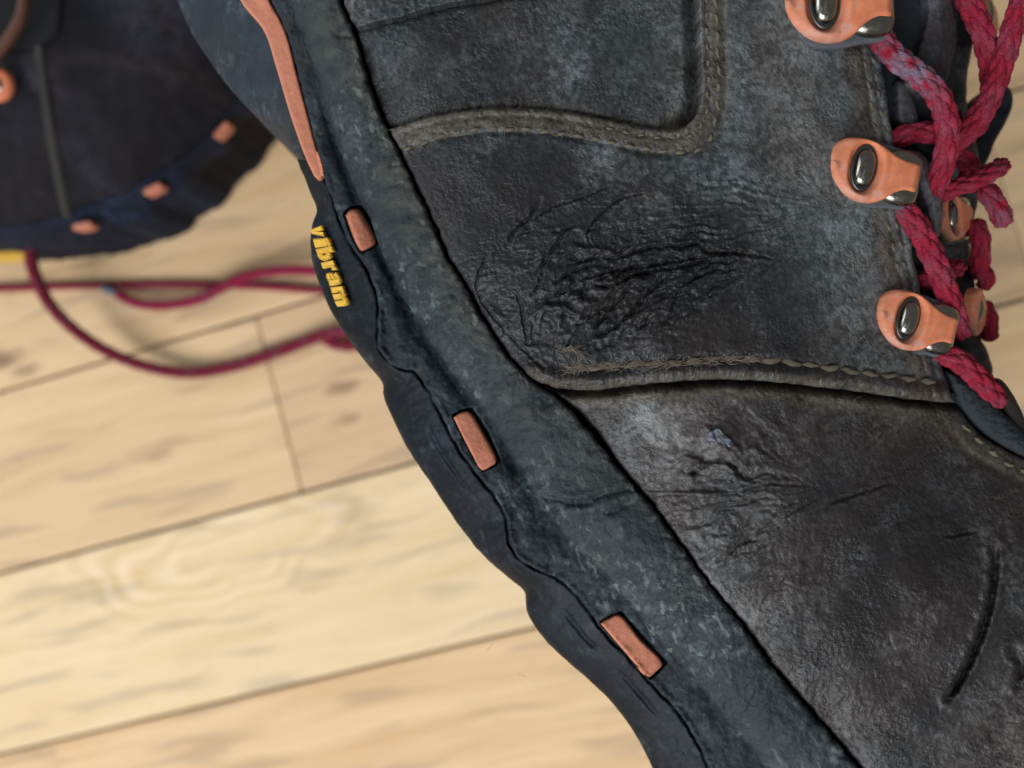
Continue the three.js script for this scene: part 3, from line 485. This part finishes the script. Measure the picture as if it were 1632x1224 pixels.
// ---------------------------------------------------------------- tongue, collar and the far side of the lacing
const tex = (f) => f;
{
  const tonguePoly = new Poly(spline([[1360, -140], [1380, 100], [1400, 250], [1440, 420], [1470, 560], [1500, 640], [1560, 700], [1640, 745], [1800, 840], [1830, 800], [1700, 715], [1632, 672], [1600, 635], [1570, 600], [1530, 520], [1500, 420], [1490, 320], [1500, 220], [1522, 120], [1525, -140]], 10), true);
  meshOf('tongue', slab(tonguePoly, (x, y, d) => -9.5 - 0.00009 * Math.max(0, x - 1480 - Math.max(0, y - 500) * 0.9) ** 2 * 1.5 + 0.5 * fbm(x / 40, y / 40, 3) + 0.18 * fbm(x / 5, y / 5, 2), { step: 3, round: 14, depth: 25, uv: planar }), M.fabric, boot);
  const padPoly = new Poly(spline([[1506, 590], [1530, 600], [1570, 632], [1610, 668], [1660, 712], [1800, 800], [1800, 835], [1640, 735], [1590, 706], [1550, 672], [1525, 638], [1506, 590]], 6), true);
  meshOf('padded_collar', slab(padPoly, (x, y, d) => -6.2 + 0.35 * fbm(x / 16, y / 10, 3) + 0.5 * Math.min(1, d / 14), { step: 2, round: 10, depth: 8, uv: planar }), phys({ color: rgb(0.025, 0.03, 0.034), bumpMap: leatherBump, bumpScale: 0.0006, roughness: 1, specularIntensity: 0.2 }), boot);
  const g1 = new Poly(spline([[1462, -60], [1478, 0], [1470, 60], [1452, 105], [1440, 135], [1470, 150], [1500, 140], [1516, 100], [1523, 50], [1515, 0], [1500, -60], [1462, -60]], 6, 2, 15), true);
  const gl = phys({ map: leatherMap, bumpMap: leatherBump, bumpScale: 0.00015, color: rgb(1.0, 0.92, 1.0), roughness: 0.6, specularIntensity: 0.6 });
  meshOf('gusset', slab(g1, (x, y, d) => -6.8 + 1.3 * Math.min(1, d / 22) - 0.02 * (x - 1480), { step: 2, round: 5, depth: 6, uv: planar }), gl, boot);
  const g2 = new Poly(spline([[1428, 128], [1436, 200], [1462, 204], [1458, 165], [1446, 130], [1428, 128]], 5, 1, 12), true);
  meshOf('gusset', slab(g2, (x, y, d) => -7.4 + 0.5 * Math.min(1, d / 8), { step: 2, round: 4, depth: 5, uv: planar }), gl, boot);
  const g3 = new Poly(spline([[1448, 235], [1470, 245], [1488, 275], [1500, 310], [1502, 355], [1490, 385], [1476, 330], [1462, 290], [1448, 235]], 5, 1, 12), true);
  meshOf('gusset', slab(g3, (x, y, d) => -7.2 + 0.9 * Math.min(1, d / 14), { step: 2, round: 4, depth: 6, uv: planar }), gl, boot);
  // the far facing, edge on behind the laces
  const f1 = new Poly(spline([[1470, -140], [1480, 150], [1490, 320], [1500, 440], [1530, 560], [1562, 612], [1580, 600], [1574, 560], [1556, 520], [1552, 440], [1545, 380], [1560, 310], [1560, 250], [1540, 150], [1600, -140]], 8, 3, 25), true);
  meshOf('far_facing', slab(f1, (x, y, d) => -21 - 0.03 * Math.max(0, x - 1480) + 0.5 * fbm(x / 30, y / 30, 2), { step: 2.5, round: 8, depth: 26, uv: planar }), gl, boot);
  const f2 = new Poly(spline([[1535, 255], [1545, 200], [1565, 150], [1592, 133], [1610, 142], [1614, 165], [1603, 195], [1586, 225], [1574, 255], [1560, 275], [1535, 255]], 5), true);
  meshOf('pull_tab', slab(f2, (x, y, d) => -27 + 0.4 * fbm(x / 20, y / 20, 2), { step: 2.5, round: 8, depth: 5, uv: planar }), M.outsole, boot);
  const f3 = new Poly(spline([[1577, 600], [1600, 612], [1620, 642], [1636, 680], [1680, 740], [1700, 700], [1640, 630], [1610, 600], [1592, 596], [1577, 600]], 6), true);
  meshOf('collar_rim', slab(new Poly(spline([[1578, 602], [1594, 604], [1612, 625], [1628, 655], [1640, 680], [1760, 790], [1720, 800], [1618, 690], [1600, 660], [1578, 602]], 6), true), (x, y, d) => -8.2 + 0.7 * Math.min(1, d / 10), { step: 2, round: 6, depth: 12, uv: planar }), phys({ color: rgb(0.016, 0.012, 0.010), roughness: 0.9, bumpMap: leatherBump, bumpScale: 0.0005 }), boot);
}
// lace plates: dyed leather plate pinched at the waist over a steel barrel, held by an oval rivet
const plateMap = texture(256, 256, (i, j, c) => {              // dusting on the dyed leather, thickest at the rim away from the lace; shade painted in blotches at that end
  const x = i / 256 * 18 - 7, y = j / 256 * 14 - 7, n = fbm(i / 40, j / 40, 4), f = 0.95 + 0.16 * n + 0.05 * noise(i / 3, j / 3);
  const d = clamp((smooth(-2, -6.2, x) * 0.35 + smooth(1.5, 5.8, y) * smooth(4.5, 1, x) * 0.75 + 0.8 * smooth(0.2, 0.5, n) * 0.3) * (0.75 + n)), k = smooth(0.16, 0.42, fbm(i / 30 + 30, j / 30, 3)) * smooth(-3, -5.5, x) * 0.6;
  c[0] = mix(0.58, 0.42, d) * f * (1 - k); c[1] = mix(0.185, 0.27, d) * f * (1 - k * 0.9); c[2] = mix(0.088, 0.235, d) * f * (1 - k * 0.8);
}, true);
function makePlate() {
  const g = new THREE.Group(); g.name = 'lace_plate';         // x towards the lace, y away from the leather, z along the lacing; rivet at the origin
  const mm = 1e-3, at = (x, y, h) => new THREE.Vector3(x * 1e-4, h * mm, y * 1e-4), puv = (p) => [(p.x / mm + 7) / 18, (p.z / mm + 7) / 14];
  const out = new Poly(spline([[-58, -6], [-54, -28], [-40, -43], [-18, -49], [8, -49], [28, -43], [46, -32], [62, -27], [80, -26], [95, -27], [98, -23], [101, 20], [99, 26], [82, 25], [68, 27], [54, 34], [42, 46], [28, 54], [4, 57], [-16, 52], [-38, 36], [-52, 16], [-58, -6]], 3), true);
  const hole = new Poly(spline([[-22, 0], [-19, -24], [-7, -39], [7, -39], [19, -24], [22, 0], [19, 24], [7, 39], [-7, 39], [-19, 24], [-22, 0]], 3), true);
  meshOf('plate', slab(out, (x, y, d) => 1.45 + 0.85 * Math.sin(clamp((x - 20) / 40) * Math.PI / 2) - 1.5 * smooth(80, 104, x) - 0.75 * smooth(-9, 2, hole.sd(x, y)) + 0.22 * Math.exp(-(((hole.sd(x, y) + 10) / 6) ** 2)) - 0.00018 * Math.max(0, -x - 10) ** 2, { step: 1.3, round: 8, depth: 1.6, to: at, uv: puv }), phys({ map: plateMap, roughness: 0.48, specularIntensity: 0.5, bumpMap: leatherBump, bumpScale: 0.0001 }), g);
  const rim = new THREE.TorusGeometry(1, 0.14, 10, 40); rim.rotateX(Math.PI / 2); rim.scale(1.98 * mm, 1.6 * mm, 3.6 * mm); rim.translate(0, 1.05 * mm, 0); meshOf('rivet_rim', rim, M.darkSteel, g);
  const riv = new THREE.SphereGeometry(1, 40, 28); { const p = riv.attributes.position; for (let i = 0; i < p.count; i++) { const x = p.getX(i), z = p.getZ(i), k = 1 + 0.10 * (x * x * z * z) * 4; p.setXYZ(i, x * k, Math.sign(p.getY(i)) * Math.abs(p.getY(i)) ** 0.8, z * k); } riv.computeVertexNormals(); } riv.scale(1.6 * mm, 1.35 * mm, 3.1 * mm); riv.translate(0.08 * mm, 0.95 * mm, 0); meshOf('rivet', riv, M.steel, g);
  const prof = [[0, -4.8], [0.8, -4.76], [1.6, -4.55], [2.3, -4.1], [2.75, -3.4], [2.95, -2.4], [2.9, 0], [2.95, 2.4], [2.75, 3.5], [2.3, 4.2], [1.6, 4.65], [0.8, 4.85], [0, 4.9]].map(([x, y]) => new THREE.Vector2(x * mm, y * mm));
  const bar = new THREE.LatheGeometry(new THREE.SplineCurve(prof).getPoints(40), 40); bar.rotateX(Math.PI / 2); bar.scale(1.08, 0.50, 1); bar.translate(6.9 * mm, 0.5 * mm, 0); meshOf('steel_barrel', bar, M.steel, g);
  const back = new Poly(spline([[-48, 0], [-36, -44], [0, -53], [50, -52], [96, -46], [100, 0], [98, 46], [60, 54], [20, 62], [-20, 58], [-44, 30], [-48, 0]], 5), true);
  meshOf('backing', slab(back, () => 0.15, { step: 4, round: 2, depth: 0.6, to: at, uv: puv }), phys({ color: rgb(0.06, 0.065, 0.075), roughness: 0.8 }), g);
  return g;
}
M.darkSteel = phys({ color: rgb(0.12, 0.12, 0.12), metalness: 1, roughness: 0.4 });
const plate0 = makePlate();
function putPlate(x, y, h, roll, scale, lean = 0.1, pitch = 0) {
  const o = boot.children.includes(plate0) ? plate0.clone() : plate0; boot.add(o);
  o.position.copy(L(x, y, h)); o.scale.set(scale, scale, scale * 0.93);
    const r = new THREE.Quaternion().setFromAxisAngle(new THREE.Vector3(0, 1, 0), roll), l = new THREE.Quaternion().setFromAxisAngle(new THREE.Vector3(0, 0, 1), -lean), p = new THREE.Quaternion().setFromAxisAngle(new THREE.Vector3(1, 0, 0), pitch);
  o.quaternion.copy(r).multiply(l).multiply(p); return o;
}
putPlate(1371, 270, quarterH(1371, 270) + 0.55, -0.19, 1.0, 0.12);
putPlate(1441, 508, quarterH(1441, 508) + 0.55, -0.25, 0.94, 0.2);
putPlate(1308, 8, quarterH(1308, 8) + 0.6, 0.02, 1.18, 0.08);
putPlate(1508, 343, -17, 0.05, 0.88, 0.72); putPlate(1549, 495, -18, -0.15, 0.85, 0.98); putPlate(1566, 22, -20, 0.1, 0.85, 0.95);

// ---------------------------------------------------------------- laces
const crimson = [0.19, 0.009, 0.024], dirty = [0.13, 0.10, 0.14];
function braid(pts, r, { dirt = [], seg = 0.00015, around = 60, amp = 0.34, pitch = 2.5, lo = crimson, flat = 1 } = {}) {
  const c = new THREE.CatmullRomCurve3(pts, false, 'centripetal'), len = c.getLength(), n = Math.max(8, Math.round(len / seg));
  const fr = c.computeFrenetFrames(n, false), pos = [], col = [], idx = [], K = 6, RR = r * (1 + amp * 0.35);
  for (let i = 0; i <= n; i++) {
    const u = i / n, p = c.getPointAt(u), s = u * len / (r * pitch), end = Math.min(1, Math.sqrt(Math.max(0, 1 - (1 - Math.min(u, 1 - u) * len / (r * 0.9)) ** 2 * (Math.min(u, 1 - u) * len < r * 0.9 ? 1 : 0))) + 0.02);
    for (let k = 0; k < around; k++) {
      const th = k / around * Math.PI * 2, a = th / (2 * Math.PI) * K + s, b = th / (2 * Math.PI) * K - s;
      const fa = a - Math.floor(a), fb = b - Math.floor(b), over = ((Math.floor(a) + Math.floor(b)) & 1) === 0;
      const ha = Math.sin(Math.PI * fa), hb = Math.sin(Math.PI * fb);
      const hgt = over ? ha ** 0.6 * (0.55 + 0.45 * hb) : hb ** 0.6 * (0.55 + 0.45 * ha);
      const fuzz = 0.06 * noise(th * 7 + i * 0.3, i * 0.45) + 0.05 * noise(th * 16, i * 1.1);
      const R = RR * end * (1 - amp + amp * hgt + fuzz + 0.04 * noise(u * len / r * 0.7, 5)), N = fr.normals[i], Bn = fr.binormals[i];
      pos.push(p.x + R * (Math.cos(th) * N.x + Math.sin(th) * Bn.x), p.y + R * flat * (Math.cos(th) * N.y + Math.sin(th) * Bn.y), p.z + R * (Math.cos(th) * N.z + Math.sin(th) * Bn.z));
      let d = 0; for (const [du, dw, da] of dirt) d = Math.max(d, da * Math.exp(-(((u - du) / dw) ** 2)) * smooth(-0.3, 0.4, noise(th * 1.5, i * 0.08) + 0.2));
      d = clamp(d + 0.05 + 0.3 * fbm(u * len / r * 0.5 + 3, th * 0.4, 2)); const v = 0.9 + 0.55 * noise(th * 5 + 5, i * 0.35) + (over ? 0.1 : -0.05);
      for (let q = 0; q < 3; q++) col.push(clamp(mix(lo[q], dirty[q], d) * v));
    }
  }
  for (let i = 0; i < n; i++) for (let k = 0; k < around; k++) { const a = i * around + k, b = i * around + (k + 1) % around, d = a + around, e = b + around; idx.push(a, b, d, b, e, d); }
  const g = new THREE.BufferGeometry(); g.setAttribute('position', new THREE.Float32BufferAttribute(pos, 3)); g.setAttribute('color', new THREE.Float32BufferAttribute(col, 3)); g.setIndex(idx); g.computeVertexNormals(); return g;
}
{
  const V = (a) => a.map(([x, y, h]) => L(x, y, h)), R = 0.00178;
  const parts = [
    braid(V([[1395, 30, -4.5], [1405, 62, -3.5], [1428, 92, -3], [1462, 118, -3], [1493, 150, -3], [1509, 195, -3.5], [1508, 240, -4.5], [1495, 285, -6.5], [1478, 320, -9]]), R, { dirt: [[0.30, 0.16, 0.9]] }),
    braid(V([[1520, -60, -9], [1542, 0, -9], [1565, 50, -9], [1578, 100, -10], [1580, 145, -11], [1562, 190, -12], [1530, 225, -13]]), R),
    braid(V([[1655, -60, -5], [1622, 20, -6], [1603, 85, -7], [1584, 140, -7.5], [1555, 190, -8], [1520, 232, -9.5], [1488, 262, -12]]), R * 0.98),
    braid(V([[1405, 240, -8], [1428, 222, -6.5], [1460, 212, -6.5], [1498, 214, -7.5], [1520, 228, -9]]), R * 0.92),
    braid(V([[1478, 322, -10], [1510, 304, -9], [1550, 290, -9], [1584, 272, -10], [1600, 262, -12]]), R * 0.85),
    braid(V([[1428, 308, -5.5], [1443, 335, -4.5], [1464, 365, -3.8], [1487, 410, -4], [1505, 455, -4.5], [1520, 500, -6.5], [1530, 540, -9]]), R * 1.02, { dirt: [[0.05, 0.1, 0.4]] }),
    braid(V([[1565, 295, -15], [1582, 318, -14.5], [1594, 340, -14.5], [1600, 358, -16]]), R * 0.95, { dirt: [[0.6, 0.5, 0.35]] }),
    braid(V([[1552, 350, -20], [1562, 380, -19], [1562, 415, -20], [1556, 445, -22]]), R * 0.9),
    braid(V([[1450, 455, -9], [1480, 445, -7.5], [1510, 432, -8], [1530, 425, -10]]), R * 0.9),
    braid(V([[1474, 553, -8], [1496, 563, -6.2], [1524, 572, -5.6], [1553, 597, -5.6], [1576, 622, -6.5], [1592, 645, -8.5]]), R * 1.0),
    braid(V([[1552, 425, -23], [1572, 440, -22], [1566, 460, -24]]), R * 0.8), braid(V([[1565, 480, -24], [1577, 510, -23], [1576, 545, -24]]), R * 0.8),
    braid(V([[1500, 240, -14], [1530, 250, -14], [1548, 275, -15], [1530, 300, -15]]), R * 0.95),
    braid(V([[1520, 175, -15], [1515, 210, -15], [1530, 250, -16]]), R * 0.9),
  ];
  const o = meshOf('shoelace', mergeGeometries(parts), M.lace, scene); o.quaternion.copy(boot.quaternion); o.position.copy(boot.position);
  tag(o, 'thick crimson braided lace threaded through the orange plates of the foreground boot', 'shoelace');
}

// ---------------------------------------------------------------- things on the floor: a pixel-free frame of their own, y is the height above the floor
// W(x, y, h): the point h mm above the floor on the line of sight through x, y
const camPos = camera.position.clone();
const W = (x, y, h) => { const d = new THREE.Vector3((x - 816) * 1e-4, -FOCUS, (y - 612) * 1e-4).applyQuaternion(tilt); return camPos.clone().addScaledVector(d, (h * 1e-3 - camPos.y) / d.y); };
{
  const base = W(150, 200, 0), local = (x, y, h) => W(x, y, h).sub(base);
  const o = new THREE.Group(); o.name = numbered('hiking_boot'); o.position.copy(base); scene.add(o);
  tag(o, 'dark second hiking boot lying on the floor behind, out of focus at top left', 'hiking boot');
  const sole = spline([[-700, 190], [-640, 265], [-520, 335], [-400, 372], [-250, 392], [-100, 403], [0, 401], [60, 396], [130, 388], [200, 368], [255, 345], [262, 330], [300, 308], [322, 286], [335, 262], [366, 240], [395, 196], [440, 150], [500, 60], [540, -60]], 8, 5, 22);
  const welt = spline([[-690, 150], [-630, 225], [-510, 295], [-390, 335], [-250, 355], [-100, 368], [0, 364], [60, 358], [130, 336], [200, 308], [260, 275], [310, 240], [350, 200], [385, 150], [430, 60], [460, -60]], 8, 2, 30);
  const top = [[460, -420], [-420, -420]];
  const SP = new Poly(sole), WP = new Poly(welt);
  const navy = phys({ map: rubberMap, color: rgb(0.20, 0.29, 0.62), roughness: 0.75, specularIntensity: 0.4, bumpMap: rubberBump, bumpScale: 0.0003 }), brown = phys({ map: leatherMap, color: rgb(0.19, 0.165, 0.25), roughness: 0.8, specularIntensity: 0.35, bumpMap: leatherBump, bumpScale: 0.0003 }), seamM = phys({ color: rgb(0.017, 0.015, 0.014), roughness: 0.9 });  // leather tint darkened to carry the shade lying over this boot
  const hU = (x, y) => { const q = WP.dist(x, y), t = Math.max(0, 1 - q / 260); return 62 - 22 * t * t - 26 * smooth(-150, -690, x) * smooth(-500, 150, y); };
  const opt = { step: 4, to: local, uv: planar };
  meshOf('leather_upper', slab(new Poly([...welt, ...spline([[462, -70], [452, -220], [440, -420], [430, -560], [300, -640], [120, -650], [20, -600], [-40, -470], [-120, -300], [-230, -190], [-400, -110], [-560, -30], [-660, 60], [-690, 145]], 12).slice(1)], true), (x, y) => hU(x, y) + 0.6 * fbm(x / 60, y / 60, 2), { ...opt, round: 8, depth: 32 }), brown, o);
  meshOf('rubber_sole', slab(new Poly([...sole, ...rev(welt).map(([x, y]) => [x - 6, y - 14])], true), (x, y) => { const s = SP.dist(x, y), w = WP.dist(x, y), t = s / (s + w); return mix(24, 41, t ** 0.7); }, { ...opt, round: 5, depth: 22 }), navy, o);
  const seam = new Poly(spline([[52, 60], [60, 120], [68, 180], [80, 250], [92, 310], [100, 345]], 6));
  meshOf('seam', slab(new Poly([...seam.p, ...rev(shift(seam.p, 15, 2))], true), (x, y) => hU(x, y) + 0.9, { ...opt, step: 3, round: 5, depth: 3 }), seamM, o);
  const spots = [[131, 360, 31, 11, -0.2], [243, 301, 31, 11, -0.48], [353, 207, 32, 10, -0.82]];
  for (const [cx, cy, l, w, a] of spots) { const pts = []; for (let k = 0; k < 16; k++) { const t = k / 16 * 6.2832, ct = Math.cos(t), st = Math.sin(t), X = Math.sign(ct) * Math.abs(ct) ** 0.5 * l / 2, Y = Math.sign(st) * Math.abs(st) ** 0.5 * w / 2; pts.push([cx + X * Math.cos(a) - Y * Math.sin(a), cy + X * Math.sin(a) + Y * Math.cos(a)]); } meshOf('orange_inlay', slab(new Poly(pts, true), (x, y) => { const s = SP.dist(x, y), q = WP.dist(x, y); return Math.max(mix(24, 41, (s / (s + q)) ** 0.7), 39) + 1.2; }, { ...opt, step: 2, round: 3, depth: 4 }), M.dustyOrange, o); }
  const ring = new THREE.TorusGeometry(0.0036, 0.0016, 12, 32); ring.rotateX(-Math.PI / 2); const rm = meshOf('lace_eyelet', ring, M.orange, o); rm.position.copy(local(-2, 136, 66)); const eye = new THREE.SphereGeometry(0.0024, 20, 12); eye.scale(1, 0.5, 1); meshOf('rivet', eye, M.steel, rm);
  meshOf('tongue', slab(new Poly(spline([[-200, -420], [-150, -60], [-60, 60], [0, 78], [60, 74], [92, 50], [96, -40], [110, -420]], 8, 2, 20), true), (x, y) => hU(x, y) + 1.2, { ...opt, round: 6, depth: 6 }), M.dark, o);
  const cord = new THREE.TubeGeometry(new THREE.CatmullRomCurve3([local(-30, 110, 70), local(0, 80, 70), local(22, 50, 70), local(36, 20, 70), local(42, -60, 70)]), 30, 0.0017, 10); meshOf('pull_cord', cord, phys({ color: rgb(0.075, 0.025, 0.014), roughness: 0.8 }), o);
  const lab = slab(new Poly(spline([[-120, 418], [-60, 418], [0, 415], [36, 411], [42, 404], [34, 397], [0, 398], [-60, 400], [-120, 402], [-128, 410], [-120, 418]], 4, 2, 8), true), () => 22, { ...opt, step: 2.5, round: 4, depth: 4 }); meshOf('raised_lettering', lab, M.yellow, o);
}
{
  const V = (a) => a.map(([x, y, h]) => W(x, y, h));
  const opt = { seg: 0.00035, around: 30, amp: 0.26 };
  const put = (name, parts, label) => { const g = mergeGeometries(parts); g.computeBoundingBox(); const c = new THREE.Vector3(); g.boundingBox.getCenter(c); c.y = 0; g.translate(-c.x, 0, -c.z); const o = meshOf(name, g, M.lace, scene); o.position.copy(c); return tag(o, label, 'shoelace'); };
  const arc = [0.15, 0.011, 0.026];
  put('shoelace', [braid(V([[52, 330, 20], [48, 390, 22], [53, 430, 21], [82, 488, 18], [135, 538, 13], [205, 575, 8], [295, 594, 4], [370, 584, 2.2], [450, 558, 2.2], [520, 533, 4], [560, 528, 7], [640, 560, 6]]), 0.0021, { ...opt, lo: arc }), braid(V([[515, 538, 3], [540, 550, 4], [600, 545, 4], [680, 520, 3]]), 0.0020, { ...opt, lo: arc })], 'crimson lace curving in a wide arc on the floor from the dark boot');
  put('shoelace', [braid(V([[-120, 466, 2], [0, 460, 1.6], [90, 457, 1.6], [170, 455, 1.6], [280, 454, 1.8], [360, 455, 2], [420, 457, 2], [520, 464, 2], [660, 470, 2]]), 0.00125, { ...opt, lo: [0.22, 0.012, 0.038] })], 'thin straight crimson lace lying level across the floor');
  const loop = put('shoelace', [braid(V([[186, 466, 4], [205, 478, 5], [235, 486, 6], [275, 485, 6], [320, 476, 6], [355, 458, 6], [395, 440, 6], [450, 431, 7], [520, 433, 8], [640, 445, 8]]), 0.0019, { ...opt, lo: [0.21, 0.012, 0.040] })], 'looped crimson lace end with grey tip on the floor');
  const tip = new THREE.CapsuleGeometry(0.0015, 0.006, 4, 12), m = meshOf('aglet', tip, phys({ color: rgb(0.10, 0.12, 0.17), roughness: 0.35 }), loop), a = W(160, 457, 3.6), b = W(194, 471, 4.2);
  m.position.copy(a.clone().add(b).multiplyScalar(0.5).sub(loop.position)); m.quaternion.setFromUnitVectors(new THREE.Vector3(0, 1, 0), b.clone().sub(a).normalize());
}
renderer.render(scene, camera);
